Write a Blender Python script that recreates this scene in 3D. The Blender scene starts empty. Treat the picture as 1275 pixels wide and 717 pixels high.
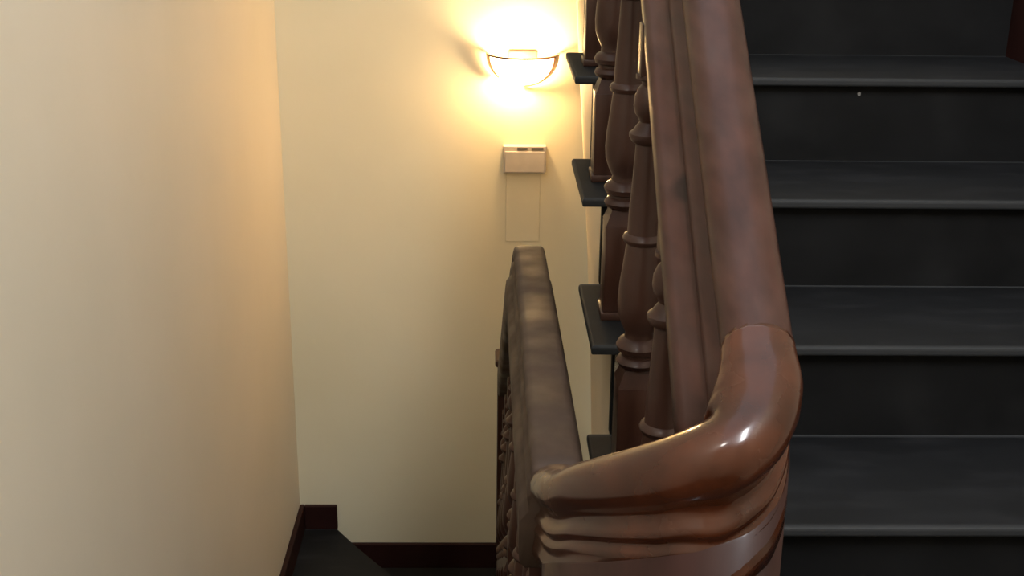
import bpy, bmesh, math, random
from mathutils import Vector, Matrix, noise
random.seed(4)
S = bpy.context.scene
C = S.collection

# ------------------------------------------------------------------ camera
F, PITCH, YAW, ROLL = 1536.3, 0.3396, 0.0217, 0.0124     # focal length in px of a 1275 px wide frame
EYE = 1.599                                              # eye height over the landing floor (z = 0)
cam = bpy.data.objects.new('camera', bpy.data.cameras.new('camera'))
C.objects.link(cam)
cam.data.sensor_width = 36.0
cam.data.lens = 36.0 * F / 1275.0
cam.data.clip_start = 0.02
fw = Vector((math.sin(YAW)*math.cos(PITCH), math.cos(YAW)*math.cos(PITCH), -math.sin(PITCH)))
rt = Vector((math.cos(YAW), -math.sin(YAW), 0))
up = rt.cross(fw)
r2 = rt*math.cos(ROLL) + up*math.sin(ROLL)
u2 = -rt*math.sin(ROLL) + up*math.cos(ROLL)
cam.matrix_world = Matrix(((r2.x, u2.x, -fw.x, 0), (r2.y, u2.y, -fw.y, 0), (r2.z, u2.z, -fw.z, EYE), (0, 0, 0, 1)))
S.camera = cam

# ------------------------------------------------------------------ light
w = bpy.data.worlds.new('world'); S.world = w; w.use_nodes = True
w.node_tree.nodes['Background'].inputs[0].default_value = (0.93, 0.96, 1.0, 1)
w.node_tree.nodes['Background'].inputs[1].default_value = 1.15

def area(name, loc, target, sx, sy, power, col):
    d = bpy.data.lights.new(name, 'AREA'); d.shape = 'RECTANGLE'; d.size = sx; d.size_y = sy
    d.energy = power; d.color = col
    o = bpy.data.objects.new(name, d); C.objects.link(o); o.location = loc
    o.rotation_euler = (Vector(target) - Vector(loc)).to_track_quat('-Z', 'Y').to_euler()
    return o
area('daylight', (0.62, -0.30, 3.2), (-0.20, 2.6, 0.3), 0.25, 1.1, 52, (0.93, 0.96, 1.0))
area('wreath_highlight_light', (-0.45, -0.35, 3.0), (0.1, 1.6, 0.6), 0.25, 0.12, 7, (1.0, 0.95, 0.88))  # small unseen light, added for the second highlight along the wreath
S.view_settings.view_transform = 'Standard'
S.view_settings.look = 'None'
S.view_settings.gamma = 1.0
S.view_settings.exposure = 0.42

# ------------------------------------------------------------------ materials
def nt(name):
    m = bpy.data.materials.new(name); m.use_nodes = True
    n = m.node_tree; return m, n, n.nodes['Principled BSDF']
def noise_mix(n, scale, a, b, lo=.35, hi=.65, detail=5, stretch=(1,1,1), rot=(0,0,0)):
    tc = n.nodes.new('ShaderNodeTexCoord'); mp = n.nodes.new('ShaderNodeMapping')
    mp.inputs['Scale'].default_value = stretch; mp.inputs['Rotation'].default_value = rot
    n.links.new(tc.outputs['Object'], mp.inputs['Vector'])
    t = n.nodes.new('ShaderNodeTexNoise'); t.inputs['Scale'].default_value = scale; t.inputs['Detail'].default_value = detail
    n.links.new(mp.outputs['Vector'], t.inputs['Vector'])
    r = n.nodes.new('ShaderNodeValToRGB'); r.color_ramp.elements[0].position = lo; r.color_ramp.elements[1].position = hi
    r.color_ramp.elements[0].color = (*a, 1); r.color_ramp.elements[1].color = (*b, 1)
    n.links.new(t.outputs['Fac'], r.inputs['Fac'])
    return t, r, mp
def bump(n, p, src, strength, dist=.01):
    b = n.nodes.new('ShaderNodeBump'); b.inputs['Strength'].default_value = strength; b.inputs['Distance'].default_value = dist
    n.links.new(src, b.inputs['Height']); n.links.new(b.outputs['Normal'], p.inputs['Normal'])
def over(n, base, scale, col, lo, hi, amount, stretch=(1,1,1)):
    """a second worn layer of colour over base (dust, scuffs)"""
    t, r, _ = noise_mix(n, scale, (0,0,0), (amount,)*3, lo, hi, 6, stretch)
    mx = n.nodes.new('ShaderNodeMixRGB'); mx.inputs['Color2'].default_value = (*col, 1)
    n.links.new(r.outputs['Color'], mx.inputs['Fac']); n.links.new(base, mx.inputs['Color1'])
    return mx.outputs['Color']
def wall_mat(name, a, b):
    m, n, p = nt(name)
    t, r, _ = noise_mix(n, 1.6, a, b, .3, .7, 4)
    n.links.new(r.outputs['Color'], p.inputs['Base Color'])
    p.inputs['Roughness'].default_value = .62
    p.inputs['Specular IOR Level'].default_value = .3
    t2, r2_, _ = noise_mix(n, 16, (0,0,0), (1,1,1), .2, .8, 3)
    bump(n, p, t2.outputs['Fac'], .25, .004)
    return m
def wood_mat(name, dark, light, rough, coat=.0, dust=(.3,.26,.24), dusta=.25, stretch=(12,1.2,12)):
    m, n, p = nt(name)
    t, r, _ = noise_mix(n, 3.5, dark, light, .3, .72, 8, stretch)
    c = over(n, r.outputs['Color'], 9, dust, .45, .8, dusta, (2.5, .4, 2.5) if stretch[0] == 12 else (1, 1, 1))
    n.links.new(c, p.inputs['Base Color'])
    t3, r3, _ = noise_mix(n, 11, (rough*.75,)*3, (min(1, rough*1.3),)*3, .3, .7)
    n.links.new(r3.outputs['Color'], p.inputs['Roughness'])
    p.inputs['Specular IOR Level'].default_value = .22
    p.inputs['Coat Weight'].default_value = coat*.6; p.inputs['Coat Roughness'].default_value = .12
    bump(n, p, t.outputs['Fac'], .04, .002)
    return m
def black_mat(name, a, b, dust, dusta, rough=.5, line=False):
    m, n, p = nt(name)
    t, r, _ = noise_mix(n, 5, a, b, .3, .7, 5, (1, 2, 2))
    c = over(n, r.outputs['Color'], 7, dust, .5, .85, dusta, (1, 3, 1))
    n.links.new(c, p.inputs['Base Color']); p.inputs['Roughness'].default_value = rough
    p.inputs['Specular IOR Level'].default_value = .22 if line else .12
    if line:      # dust caught along the back edge of the tread
        tc = n.nodes.new('ShaderNodeTexCoord'); sx = n.nodes.new('ShaderNodeSeparateXYZ'); mr = n.nodes.new('ShaderNodeMapRange')
        n.links.new(tc.outputs['Generated'], sx.inputs[0]); n.links.new(sx.outputs['Y'], mr.inputs['Value'])
        mr.inputs['From Min'].default_value = .965; mr.inputs['From Max'].default_value = .995
        mr.inputs['To Max'].default_value = .75
        m2 = n.nodes.new('ShaderNodeMapRange'); n.links.new(sx.outputs['Y'], m2.inputs['Value'])      # wear along the front edge
        m2.inputs['From Min'].default_value = .02; m2.inputs['From Max'].default_value = .045
        m2.inputs['To Min'].default_value = .30; m2.inputs['To Max'].default_value = 0
        ad = n.nodes.new('ShaderNodeMath'); n.links.new(mr.outputs['Result'], ad.inputs[0]); n.links.new(m2.outputs['Result'], ad.inputs[1])
        mx = n.nodes.new('ShaderNodeMixRGB'); mx.inputs['Color2'].default_value = (.06, .062, .064, 1)
        n.links.new(ad.outputs[0], mx.inputs['Fac']); n.links.new(c, mx.inputs['Color1']); n.links.new(mx.outputs['Color'], p.inputs['Base Color'])
    bump(n, p, t.outputs['Fac'], .2, .004)
    return m
def plain(name, col, rough=.5, metal=0.):
    m, n, p = nt(name)
    t, r, _ = noise_mix(n, 20, tuple(c*.9 for c in col), col)
    n.links.new(r.outputs['Color'], p.inputs['Base Color'])
    p.inputs['Roughness'].default_value = rough; p.inputs['Metallic'].default_value = metal
    return m
M = dict(
    wall_l = wall_mat('beige_plaster', (.66,.60,.48), (.71,.64,.52)),
    wall_b = wall_mat('cream_plaster', (.70,.63,.43), (.75,.68,.48)),
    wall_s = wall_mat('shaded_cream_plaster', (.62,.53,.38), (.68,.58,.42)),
    tread  = black_mat('worn_black_tread', (.005,.0053,.006), (.008,.0085,.0097), (.032,.032,.035), .35, .6, True),
    riser  = black_mat('black_riser', (.0045,.0045,.0047), (.008,.008,.0083), (.03,.03,.03), .25, .65),
    skirt  = black_mat('dark_red_skirting', (.018,.006,.005), (.028,.010,.008), (.04,.03,.02), .2, .5),
    floor  = black_mat('black_floor', (.009,.009,.008), (.014,.014,.013), (.03,.03,.025), .25, .6),
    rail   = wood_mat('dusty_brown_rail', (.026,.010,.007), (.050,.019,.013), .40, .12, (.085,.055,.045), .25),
    wreath = wood_mat('polished_red_brown_wood', (.024,.006,.002), (.060,.016,.006), .24, .8, (.08,.035,.02), .05, (5,5,5)),
    lrail  = wood_mat('matt_brown_rail', (.036,.022,.015), (.048,.029,.020), .6, .0, (.10,.08,.065), .05, (9,9,9)),
    bal    = wood_mat('dark_brown_turned_wood', (.029,.012,.008), (.055,.023,.015), .38, .2, (.12,.08,.07), .25, (9,9,1.5)),
    newel  = wood_mat('dark_red_wood', (0.0140,0.0045,0.0035), (0.0300,0.0100,0.0075), .45, .1, (.06,.03,.025), .12, (8,8,1.2)),
    metal  = plain('bronzed_metal', (.12,.055,.03), .35, .5),
    white  = plain('white_plastic', (.50,.45,.38), .4),
    chip   = plain('bare_chip', (.25,.24,.23), .6),
    grey   = plain('grey_slot', (.12,.11,.10), .5),
)

# a dark round patch coloured into the side of the upper rail
def dark_patch(m, c, r):
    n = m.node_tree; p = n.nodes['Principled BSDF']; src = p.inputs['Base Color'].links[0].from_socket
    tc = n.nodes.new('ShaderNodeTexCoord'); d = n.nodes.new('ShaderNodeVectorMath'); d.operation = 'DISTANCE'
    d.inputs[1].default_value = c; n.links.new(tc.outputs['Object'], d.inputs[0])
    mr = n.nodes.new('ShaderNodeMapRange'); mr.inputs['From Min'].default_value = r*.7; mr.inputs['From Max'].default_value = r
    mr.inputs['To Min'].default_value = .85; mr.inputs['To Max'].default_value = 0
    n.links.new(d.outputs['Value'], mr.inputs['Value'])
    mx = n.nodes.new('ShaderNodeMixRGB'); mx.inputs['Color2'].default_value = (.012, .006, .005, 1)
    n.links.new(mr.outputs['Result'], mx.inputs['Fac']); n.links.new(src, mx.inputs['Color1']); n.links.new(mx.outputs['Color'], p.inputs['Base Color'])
dark_patch(M['rail'], (.243-.2, 1.40-1.1, EYE-.377), .032)

# ------------------------------------------------------------------ helpers
def link(name, bm, mat, parent=None, smooth=False, kind=None):
    bmesh.ops.recalc_face_normals(bm, faces=bm.faces[:])
    me = bpy.data.meshes.new(name); bm.to_mesh(me); bm.free()
    if smooth:
        for p in me.polygons: p.use_smooth = True
    me.materials.append(mat)
    o = bpy.data.objects.new(name, me); C.objects.link(o)
    if parent: o.parent = parent
    if kind: o['kind'] = kind
    return o
def tag(o, label, cat, group=None):
    o['label'] = label; o['category'] = cat
    if group: o['group'] = group
    return o
def empty(name, loc, label, cat):
    o = bpy.data.objects.new(name, None); C.objects.link(o); o.location = loc; o.empty_display_size = .1
    return tag(o, label, cat)
def box(bm, x0, x1, y0, y1, z0, z1, bev=0, seg=2):
    r = bmesh.ops.create_cube(bm, size=1)
    vs = r['verts']
    for v in vs:
        v.co = Vector(((x0+x1)/2 + v.co.x*(x1-x0), (y0+y1)/2 + v.co.y*(y1-y0), (z0+z1)/2 + v.co.z*(z1-z0)))
    if bev:
        es = list({e for v in vs for e in v.link_edges})
        bmesh.ops.bevel(bm, geom=es, offset=bev, segments=seg, affect='EDGES', profile=.5)
    return bm
def prism(pts, z0, z1):
    """plan polygon extruded between two heights"""
    bm = bmesh.new()
    a = [bm.verts.new((x, y, z0)) for x, y in pts]; b = [bm.verts.new((x, y, z1)) for x, y in pts]
    bm.faces.new(a[::-1]); bm.faces.new(b); n = len(pts)
    for i in range(n): bm.faces.new((a[i], a[(i+1) % n], b[(i+1) % n], b[i]))
    return bm
def Z(h): return EYE - h          # h: metres below the eye
def spline(P, n):
    """Catmull-Rom through P (each an n-tuple)"""
    P = [Vector(p) for p in P]; out = []
    Q = [P[0]*2 - P[1]] + P + [P[-1]*2 - P[-2]]
    for i in range(1, len(Q)-2):
        a, b, c, d = Q[i-1:i+3]
        for k in range(n):
            t = k/n
            out.append(.5*((2*b) + (c-a)*t + (2*a-5*b+4*c-d)*t*t + (3*b-a-3*c+d)*t**3))
    out.append(P[-1]); return out
def sweep(path, prof, scales=None, caps=True, plumb=False):
    """prof: closed list of (u right, v up); frame keeps u horizontal, v square to the path or plumb"""
    bm = bmesh.new(); rings = []; n = len(path)
    for i, p in enumerate(path):
        t = (path[min(i+1, n-1)] - path[max(i-1, 0)]).normalized()
        s = t.cross(Vector((0, 0, 1))).normalized(); nn = s.cross(t).normalized()
        k = scales[i] if scales else 1
        if plumb: nn = Vector((0, 0, min(1.35, 1/max(.3, nn.z))))
        rings.append([bm.verts.new(p + s*u*k + nn*v*k) for u, v in prof])
    m = len(prof)
    for a, b in zip(rings, rings[1:]):
        for j in range(m): bm.faces.new((a[j], a[(j+1) % m], b[(j+1) % m], b[j]))
    if caps: bm.faces.new(rings[0]); bm.faces.new(rings[-1][::-1])
    return bm

# ------------------------------------------------------------------ stair measures
R, G, D0, H0, NOSE = .17, .2756, 1.5628, .9187, .0277
XL, XR = .169, 1.147           # tread ends of the upper flight
XS = .207                      # riser ends
DB, XW = 4.181, -.709          # back wall, left wall
KF = -4                        # tread index of the landing floor
HW, HL = 2.456, 2.626          # winder and lower floor, below the eye
YC = 2.46                      # where the lower flight leaves the landing

# ------------------------------------------------------------------ setting
bm = box(bmesh.new(), XW-.12, XW, -1.2, DB+.12, Z(HL)-.1, 3.4);  link('wall_left', bm, M['wall_l'], kind='structure')
bm = box(bmesh.new(), XW, XR+.12, DB, DB+.12, Z(HL)-.1, 3.4);    link('wall_back', bm, M['wall_b'], kind='structure')
bm = box(bmesh.new(), XR, XR+.12, -1.2, DB, Z(HL)-.1, 3.4);      link('wall_right', bm, M['wall_l'], kind='structure')
bm = box(bmesh.new(), XW-.12, XR+.12, -1.32, -1.2, Z(HL)-.1, 3.4); link('wall_front', bm, M['wall_l'], kind='structure')
# landing floor the camera stands on
bm = prism([(XW, -1.2), (XR, -1.2), (XR, D0-3*G+NOSE), (.13, D0-3*G+NOSE), (.13, YC), (XW, YC)], -.16, 0)
link('floor', bm, M['floor'], kind='structure')
# lower floor
bm = box(bmesh.new(), XW, .45, 3.0, DB, Z(HL)-.1, Z(HL)); link('floor', bm, M['floor'], kind='structure')

# spandrel wall closing the space under the upper flight, a little out of plumb and out of square
def span_x(y, h):
    t = (y - 2.0) / (DB - 2.0)
    far = .291 + (.405-.291)*(h-.476)/(1.92-.476)
    return (XS+.004)*(1-t) + far*t if t > 0 else XS+.004
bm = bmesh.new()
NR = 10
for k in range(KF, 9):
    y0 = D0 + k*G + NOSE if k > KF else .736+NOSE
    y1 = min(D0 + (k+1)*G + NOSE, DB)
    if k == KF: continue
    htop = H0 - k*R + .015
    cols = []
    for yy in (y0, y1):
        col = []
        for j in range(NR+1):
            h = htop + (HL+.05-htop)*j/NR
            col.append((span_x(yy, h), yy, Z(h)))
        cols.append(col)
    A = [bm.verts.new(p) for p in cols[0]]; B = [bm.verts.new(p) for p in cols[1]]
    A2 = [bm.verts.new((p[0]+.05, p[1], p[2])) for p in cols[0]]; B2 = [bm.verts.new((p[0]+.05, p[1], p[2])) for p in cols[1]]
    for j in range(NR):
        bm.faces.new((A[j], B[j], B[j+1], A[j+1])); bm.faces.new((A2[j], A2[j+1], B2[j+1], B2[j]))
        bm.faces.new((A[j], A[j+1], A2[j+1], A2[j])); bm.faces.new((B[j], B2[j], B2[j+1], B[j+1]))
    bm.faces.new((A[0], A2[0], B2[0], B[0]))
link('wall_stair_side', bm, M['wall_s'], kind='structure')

# skirting boards
bm = box(bmesh.new(), XW, XW+.018, 3.50, DB, Z(HW)-.002, Z(2.356), .004); link('baseboard_left', bm, M['skirt'], kind='structure')
bm = box(bmesh.new(), XW+.018, XW+.142, DB-.018, DB, Z(HW)-.002, Z(2.356), .004); link('baseboard_back', bm, M['skirt'], kind='structure')
bm = box(bmesh.new(), XW+.142, .40, DB-.018, DB, Z(HL)-.002, Z(2.522), .004); link('baseboard_back', bm, M['skirt'], kind='structure')
bm = box(bmesh.new(), XW, XW+.018, -1.2, YC-.2, 0, .11, .004); link('baseboard_left', bm, M['skirt'], kind='structure')
def sloped_board(name, x0, x1, ya, ha, yb, hb, dz0, dz1):
    bm = bmesh.new()
    v = [bm.verts.new((x, y, Z(h)+d)) for x in (x0, x1) for (y, h, d) in ((ya, ha, dz0), (yb, hb, dz0), (yb, hb, dz1), (ya, ha, dz1))]
    bm.faces.new(v[:4]); bm.faces.new(v[4:][::-1])
    for i in range(4): bm.faces.new((v[i], v[4+i], v[4+(i+1) % 4], v[(i+1) % 4]))
    return link(name, bm, M['skirt'], kind='structure')
sloped_board('baseboard_right', XR-.016, XR, D0-3*G, H0+3*R, D0+8*G, H0-8*R, -.25, .16)
sloped_board('baseboard_left', XW, XW+.018, YC, EYE, 3.5, HW-.0, -.12, .02)

# ------------------------------------------------------------------ upper flight
st = empty('staircase', (.66, D0-3*G, 0), 'black painted wooden flight of stairs rising away on the right', 'staircase')
base = st.location.copy()
for k in range(-3, 9):
    yn = D0 + k*G; zt = Z(H0 - k*R); yb = yn + G + NOSE
    bm = box(bmesh.new(), XL, XR-.001, yn, yb, zt-.016, zt)
    # rounded nosing on the front and on the open end
    es = [e for e in bm.edges if all(abs(v.co.y-yn) < 1e-5 for v in e.verts) and abs(e.verts[0].co.z-e.verts[1].co.z) < 1e-5]
    es += [e for e in bm.edges if all(abs(v.co.x-XL) < 1e-5 for v in e.verts) and abs(e.verts[0].co.z-e.verts[1].co.z) < 1e-5]
    bmesh.ops.bevel(bm, geom=es, offset=.005, segments=3, affect='EDGES', profile=.5)
    bmesh.ops.translate(bm, verts=bm.verts[:], vec=-base)
    link('tread', bm, M['tread'], st)
    bm = box(bmesh.new(), XS, XR-.001, yn+NOSE, yn+NOSE+.02, zt-R, zt-.016)
    bmesh.ops.translate(bm, verts=bm.verts[:], vec=-base)
    link('riser', bm, M['riser'], st)
# chipped paint on two risers
for x, k, dz, r_ in ((.735, 3, -.035, .0038), (1.105, 3, -.130, .003)):
    bm = bmesh.new(); yr = D0 + k*G + NOSE; zc = Z(H0 - k*R) + dz
    ang = [0, .9, 1.9, 2.7, 3.9, 5.2]
    a = [bm.verts.new((x + r_*(.7+.5*(i % 2))*math.cos(t), yr-.0006, zc + r_*1.3*(1.1-.4*(i % 2))*math.sin(t))) for i, t in enumerate(ang)]
    b = [bm.verts.new((v.co.x, yr+.0005, v.co.z)) for v in a]
    bm.faces.new(a); bm.faces.new(b[::-1])
    for i in range(6): bm.faces.new((a[i], a[(i+1) % 6], b[(i+1) % 6], b[i]))
    bmesh.ops.translate(bm, verts=bm.verts[:], vec=-base)
    o = link('paint_chip', bm, M['chip'], st); o['label'] = 'pale chip in the black paint'
# ------------------------------------------------------------------ lower flight
s2 = empty('staircase', (-.3, YC, 0), 'short black flight of stairs going down on the left to the winder', 'staircase')
b2 = s2.location.copy(); R2 = (HW-EYE)/5; G2 = .27
for k in range(1, 6):
    zt = -k*R2; yn = YC + (k-1)*G2
    bm = box(bmesh.new(), XW+.001, .13, yn-.02, yn, zt+.0, zt+R2-.03)
    bmesh.ops.translate(bm, verts=bm.verts[:], vec=-b2); link('riser', bm, M['riser'], s2)
    if k < 5:
        bm = box(bmesh.new(), XW+.001, .15, yn-.02, yn+G2+.01, zt-.03, zt, .006)
        bmesh.ops.translate(bm, verts=bm.verts[:], vec=-b2); link('tread', bm, M['tread'], s2)
# winder tread in the left corner with a slanting nosing
yw = YC + 4*G2
def on_back(px): return px
wpts = [(XW+.001, yw-.02), (.14, yw-.02), (.14, yw+.06), (-.320, 3.82), (-.485, 4.04), (-.580, DB-.001), (XW+.001, DB-.001)]
bm = prism([(x-b2.x, y-b2.y) for x, y in wpts], Z(HW)-.035, Z(HW)); link('winder_tread', bm, M['tread'], s2)
wp2 = [(x-.02, y-.01) for x, y in wpts[2:6]]
bm = bmesh.new()
A = [bm.verts.new((x-b2.x, y-b2.y, Z(HL))) for x, y in wp2]; B = [bm.verts.new((x-b2.x, y-b2.y, Z(HW)-.035)) for x, y in wp2]
for i in range(3): bm.faces.new((A[i], A[i+1], B[i+1], B[i]))
link('winder_riser', bm, M['riser'], s2)

# ------------------------------------------------------------------ balustrade
bal = empty('balustrade', (.2, 1.1, 0), 'brown turned balustrade with a massive polished handrail that wraps round the stair opening', 'balustrade')
bo = bal.location.copy()
def baluster_mesh(H, name='baluster', blk=.165):
    """one turned baluster, foot at z = 0, H tall; square foot, vase, shaft, ball, square top"""
    bm = bmesh.new(); n = 24
    w_ = .031
    box(bm, -w_-.004, w_+.004, -w_-.004, w_+.004, 0, .014, .003)
    box(bm, -w_, w_, -w_, w_, .014, blk, .002)
    # chamfered shoulder of the block
    a = [bm.verts.new((x*w_, y*w_, blk)) for x, y in ((-1,-1), (1,-1), (1,1), (-1,1))]
    b = [bm.verts.new((x*.021, y*.021, blk+.025)) for x, y in ((-1,-1), (1,-1), (1,1), (-1,1))]
    for i in range(4): bm.faces.new((a[i], a[(i+1) % 4], b[(i+1) % 4], b[i]))
    bm.faces.new(b)
    pr = [(.0, .178), (.022, .18), (.022, .190), (.029, .193), (.033, .200), (.029, .207), (.025, .209), (.025, .214),
          (.031, .217), (.034, .225), (.030, .233), (.022, .238), (.021, .246), (.027, .258), (.033, .275), (.0345, .295), (.033, .32), (.029, .35),
          (.0255, .380), (.025, .384), (.029, .387), (.031, .392), (.029, .397), (.0245, .400), (.0235, .43), (.021, .47), (.0185, .52), (.018, .531),
          (.024, .535), (.028, .542), (.028, .547), (.022, .552), (.018, .558), (.014, .563), (.016, .568), (.021, .575), (.0235, .586), (.0225, .599),
          (.018, .610), (.013, .616), (.014, .620), (.022, .624), (.022, .630), (.0, .632)]
    rings = []
    for r, z in pr:
        rings.append([bm.verts.new((r*math.cos(2*math.pi*i/n), r*math.sin(2*math.pi*i/n), z)) for i in range(n)] if r else [bm.verts.new((0, 0, z))])
    for p, q in zip(rings, rings[1:]):
        for i in range(n):
            j = (i+1) % n
            if len(p) == 1: bm.faces.new((p[0], q[j], q[i]))
            elif len(q) == 1: bm.faces.new((p[i], p[j], q[0]))
            else: bm.faces.new((p[i], p[j], q[j], q[i]))
    box(bm, -.018, .018, -.018, .018, .628, H, .002)
    bmesh.ops.recalc_face_normals(bm, faces=bm.faces[:])
    me = bpy.data.meshes.new(name); bm.to_mesh(me); bm.free(); me.materials.append(M['bal'])
    for p in me.polygons:
        p.use_smooth = True
    try: me.set_sharp_from_angle(angle=math.radians(38))
    except Exception: pass
    return me
me_up = baluster_mesh(.70)
def baluster(x, y, z, me):
    o = bpy.data.objects.new('baluster', me); C.objects.link(o); o.parent = bal
    o.location = Vector((x, y, z)) - bo
for k in range(-2, 8):
    baluster(.228, D0 + k*G + .150, Z(H0 - k*R), me_up)

# handrail profile: round crown, groove, bead, cove, wide lower bead
crown = [(0, 0), (.012, -.001), (.023, -.005), (.031, -.012), (.0355, -.022), (.0365, -.032), (.034, -.041), (.030, -.046)]
def sym(half): return half + [(-u, v) for u, v in half[::-1] if u > 1e-6]
low_r = [(.029, -.050), (.034, -.054), (.040, -.064), (.040, -.074), (.036, -.082), (.036, -.120), (.040, -.126), (.040, -.140)]
low_l = [(.029, -.050), (.033, -.054), (.043, -.062), (.047, -.070), (.045, -.077), (.046, -.082), (.068, -.088), (.075, -.094), (.075, -.126), (.070, -.134), (.062, -.140)]
prof = crown + low_r + [(-u, v) for u, v in (crown[1:] + low_l)[::-1]]
wcrown = [(0, 0), (.014, -.001), (.027, -.006), (.036, -.015), (.040, -.027), (.040, -.038), (.0365, -.048), (.030, -.056)]
wprof = sym(wcrown + [(.0255, -.060), (.0245, -.066), (.026, -.072), (.031, -.076), (.033, -.081), (.0315, -.086), (.0285, -.089), (.029, -.093), (.0325, -.096), (.0335, -.100), (.032, -.104), (.032, -.112), (.035, -.124), (.0355, -.136), (0, -.136)])
lprof = sym([(0, 0), (.020, -.0003), (.027, -.002), (.0305, -.006), (.032, -.013), (.032, -.022), (.0295, -.026), (.0295, -.032), (.034, -.036), (.037, -.044), (.035, -.052), (.0345, -.060), (.042, -.068), (.046, -.074), (.046, -.128), (.042, -.136), (.038, -.140), (0, -.140)])
def PT(x, d, h): return Vector((x, d, Z(h)))
# upper rail, straight, parallel to the flight
upA = PT(.270, 1.130, .434)
dirr = Vector((.030, 1, R/G))
path = [upA + dirr*(t*2.2/30) for t in range(31)]
path = [upA - dirr*.06] + path
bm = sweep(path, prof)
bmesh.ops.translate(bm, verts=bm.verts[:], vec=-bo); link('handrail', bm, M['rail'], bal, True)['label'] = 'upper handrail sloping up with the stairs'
# wreath
W = [(.274, 1.19, .397, .92), (.270, 1.130, .434, .94), (.264, 1.090, .453, 1.04), (.246, 1.058, .473, 1.08), (.218, 1.043, .494, 1.05), (.184, 1.058, .519, 1.0),
     (.146, 1.100, .556, .93), (.113, 1.165, .602, .87), (.095, 1.250, .658, .84), (.088, 1.345, .702, .84)]
sp = spline([(a, b, c, d) for a, b, c, d in W], 10)
sp = [s for s in sp][10:]
bm = sweep([PT(s[0], s[1], s[2]) for s in sp], wprof, [s[3] for s in sp], plumb=True)
bmesh.ops.translate(bm, verts=bm.verts[:], vec=-bo); link('wreath', bm, M['wreath'], bal, True)['label'] = 'polished red brown turn of the handrail'
# level rail and its drop along the lower flight
L = [(.088, 1.345, .708), (.088, 1.7, .722), (.087, 2.1, .740), (.086, 2.36, .752), (.086, 2.45, .775), (.085, 2.55, .830), (.084, 2.75, .955), (.082, 3.1, 1.177), (.080, 3.5, 1.43)]
sp = spline(L, 8)
lp = lprof
bm = sweep([PT(*s) for s in sp], lp, plumb=True)
bmesh.ops.translate(bm, verts=bm.verts[:], vec=-bo); o = link('handrail', bm, M['lrail'], bal, True); o['label'] = 'narrower matt brown handrail beside the stair opening'
# newel body carrying the wreath
foot = []
for s in spline([(a, b, c, d) for a, b, c, d in W], 6): foot.append((s[0], s[1], s[2]))
foot = foot[:-8]
bm = bmesh.new(); rings = []
n = len(foot)
for i in range(n):
    a = Vector(foot[max(i-1, 0)][:2]); b = Vector(foot[min(i+1, n-1)][:2]); t = (b-a).normalized(); s = Vector((t.y, -t.x))
    p = Vector(foot[i][:2]); zt = Z(foot[i][2]) - .12
    outer = -1
    ring = []
    for q, (o_, z) in enumerate(((.022, zt), (.025, zt-.055), (.031, zt-.085), (.035, zt-.16), (.044, .02), (.050, .0))):
        ring.append((p - s*o_*-1*outer*-1, z))
    for q, (o_, z) in enumerate(((-.040, 0.), (-.036, zt))):
        ring.append((p - s*o_*-1*outer*-1, z))
    rings.append([bm.verts.new((v.x, v.y, z)) for v, z in ring])
m = len(rings[0])
for a, b in zip(rings, rings[1:]):
    for j in range(m): bm.faces.new((a[j], a[(j+1) % m], b[(j+1) % m], b[j]))
bm.faces.new(rings[0]); bm.faces.new(rings[-1][::-1])
bmesh.ops.translate(bm, verts=bm.verts[:], vec=-bo); link('newel', bm, M['newel'], bal, True)['label'] = 'dark curved newel body under the turn'
# balusters of the landing and of the lower flight
me_l = baluster_mesh(.745)
for y in (1.52, 1.74, 1.96, 2.18, 2.39): baluster(.080, y, 0, me_l)
for k in range(1, 5): baluster(.075-.002*k, YC + (k-1)*G2 + .10, -k*R2, me_up)
# foot newel
bm = bmesh.new(); zf = Z(HW)
box(bm, .035, .125, 3.50, 3.59, zf, zf+.96, .004); box(bm, .027, .133, 3.492, 3.598, zf+.96, zf+.985, .008); box(bm, .027, .133, 3.492, 3.598, zf, zf+.12, .005)
bmesh.ops.translate(bm, verts=bm.verts[:], vec=-bo); link('newel_post', bm, M['bal'], bal)

# ------------------------------------------------------------------ sconce
def back_pt(px, py):
    """point of the back wall that the photograph shows at this pixel"""
    X, Y = px-637.5, py-358.5
    c, s = math.cos(ROLL), math.sin(ROLL); X, Y = c*X + s*Y, -s*X + c*Y
    d = rt*(X/F) + up*(-Y/F) + fw
    return Vector((0, 0, EYE)) + d*(DB/d.y)
c0 = back_pt(651, 66)
la = empty('wall_lamp', c0, 'lit half bowl wall lamp with bronzed metal frame high on the cream wall', 'lamp')
HWD, PROJ, DEP = .120, .125, .105
gm = bpy.data.materials.new('lit_frosted_glass'); gm.use_nodes = True
gp = gm.node_tree.nodes['Principled BSDF']
gp.inputs['Base Color'].default_value = (.95, .9, .8, 1); gp.inputs['Roughness'].default_value = .4
tr = gm.node_tree.nodes.new('ShaderNodeBsdfTransparent'); tr.inputs[0].default_value = (1, .93, .8, 1)
mxs = gm.node_tree.nodes.new('ShaderNodeMixShader'); mxs.inputs[0].default_value = .28
gm.node_tree.links.new(tr.outputs[0], mxs.inputs[1]); gm.node_tree.links.new(gp.outputs[0], mxs.inputs[2])
gm.node_tree.links.new(mxs.outputs[0], gm.node_tree.nodes['Material Output'].inputs['Surface'])
gp.inputs['Emission Color'].default_value = (1, .86, .60, 1); gp.inputs['Emission Strength'].default_value = 13
bm = bmesh.new(); nu, nv = 28, 10; rows = []
for j in range(nv+1):
    ph = j/nv*math.pi/2
    rows.append([bm.verts.new((HWD*.86*math.cos(ph)*math.cos(math.pi*i/nu), -.012-PROJ*.86*math.cos(ph)*math.sin(math.pi*i/nu), -DEP*math.sin(ph))) for i in range(nu+1)])
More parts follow.
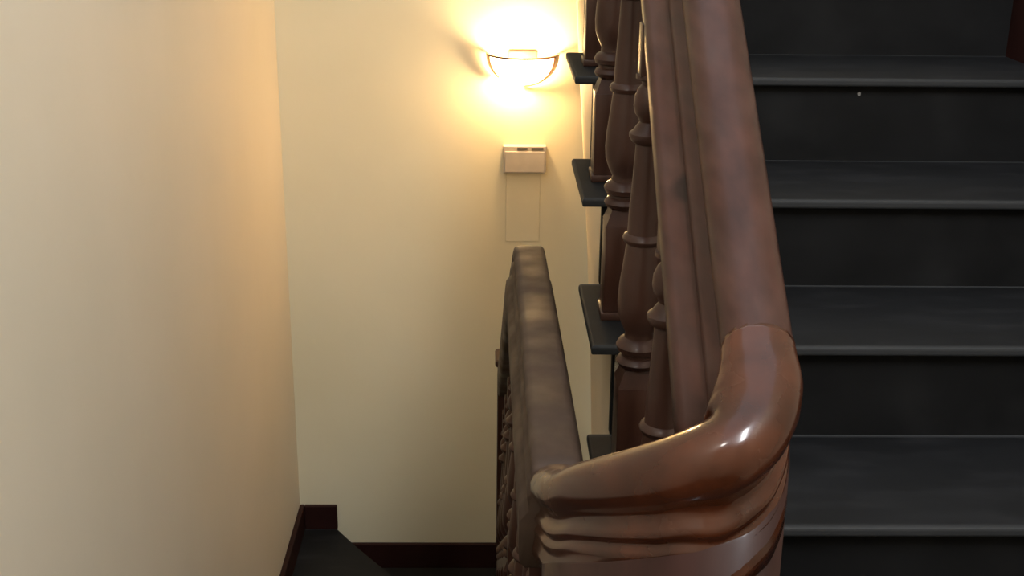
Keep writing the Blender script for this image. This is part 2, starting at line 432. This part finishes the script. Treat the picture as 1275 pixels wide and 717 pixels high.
for a, b in zip(rows, rows[1:]):
    for i in range(nu):
        try: bm.faces.new((a[i], a[i+1], b[i+1], b[i]))
        except ValueError: pass
bmesh.ops.remove_doubles(bm, verts=bm.verts[:], dist=1e-5)
o = link('glass_bowl', bm, gm, la, True)
sm = o.modifiers.new('shell', 'SOLIDIFY'); sm.thickness = .003
# rim
bm = bmesh.new()
pts = [Vector((HWD*math.cos(math.pi*i/32), -.006-PROJ*math.sin(math.pi*i/32), 0)) for i in range(33)]
rp = [(.005, -.003), (.005, .003), (-.005, .003), (-.005, -.003)]
bm = sweep(pts, rp); link('rim', bm, M['metal'], la)
# two curved side wings that hold the bowl, running from the rim down under it
for az, ext in ((22, 1.0), (168, .50)):
    az = math.radians(az); bm = bmesh.new(); rr = []
    for i in range(15):
        t = i/14*ext*math.pi/2; wd = .016*math.cos(t*.85)+.003
        c = Vector((HWD*math.cos(t)*math.cos(az), -.012-PROJ*math.cos(t)*math.sin(az), -DEP*1.02*math.sin(t)))
        s_ = Vector((-math.sin(az), -math.cos(az), 0))*wd
        n_ = Vector((math.cos(t)*math.cos(az), -math.cos(t)*math.sin(az), -math.sin(t)))*.0025
        rr.append([bm.verts.new(c+s_+n_), bm.verts.new(c-s_+n_), bm.verts.new(c-s_-n_), bm.verts.new(c+s_-n_)])
    for a, b in zip(rr, rr[1:]):
        for i in range(4): bm.faces.new((a[i], a[(i+1) % 4], b[(i+1) % 4], b[i]))
    bm.faces.new(rr[0]); bm.faces.new(rr[-1][::-1])
    link('side_wing', bm, M['metal'], la)
bm = box(bmesh.new(), -.05, .05, -.012, 0, -.07, .01, .004); link('back_plate', bm, M['metal'], la)
pl = bpy.data.lights.new('bulb', 'POINT'); pl.energy = 13; pl.color = (1, .70, .40); pl.shadow_soft_size = .03
bo_ = bpy.data.objects.new('bulb', pl); C.objects.link(bo_); bo_.parent = la; bo_.location = (-.022, -.072, -.055)

# ------------------------------------------------------------------ white box under the lamp
c1 = back_pt(653, 196)
jb = empty('switch_box', c1, 'small white plastic box fixed to the cream wall below the lamp', 'box')
pw = .5*52/F*4.4; phh = .5*34/F*4.35
bm = box(bmesh.new(), -pw, pw, -.035, 0, -phh, phh, .004, 3); link('body', bm, M['white'], jb)
bm = box(bmesh.new(), -pw*.92, pw*.92, -.040, -.034, -phh*.9, phh*.62, .002); link('cover', bm, M['white'], jb)
for a, b in ((-.35, .12), (.3, .85)):
    bm = box(bmesh.new(), pw*a, pw*b, -.039, -.033, phh*.72, phh*.90); link('slot', bm, M['grey'], jb)
c2 = back_pt(651, 258) - jb.location
bm = box(bmesh.new(), c2.x-pw*.80, c2.x+pw*.80, -.0025, -.0004, c2.z-.125, -phh, .002); link('cable_cover', bm, M['wall_b'], jb)
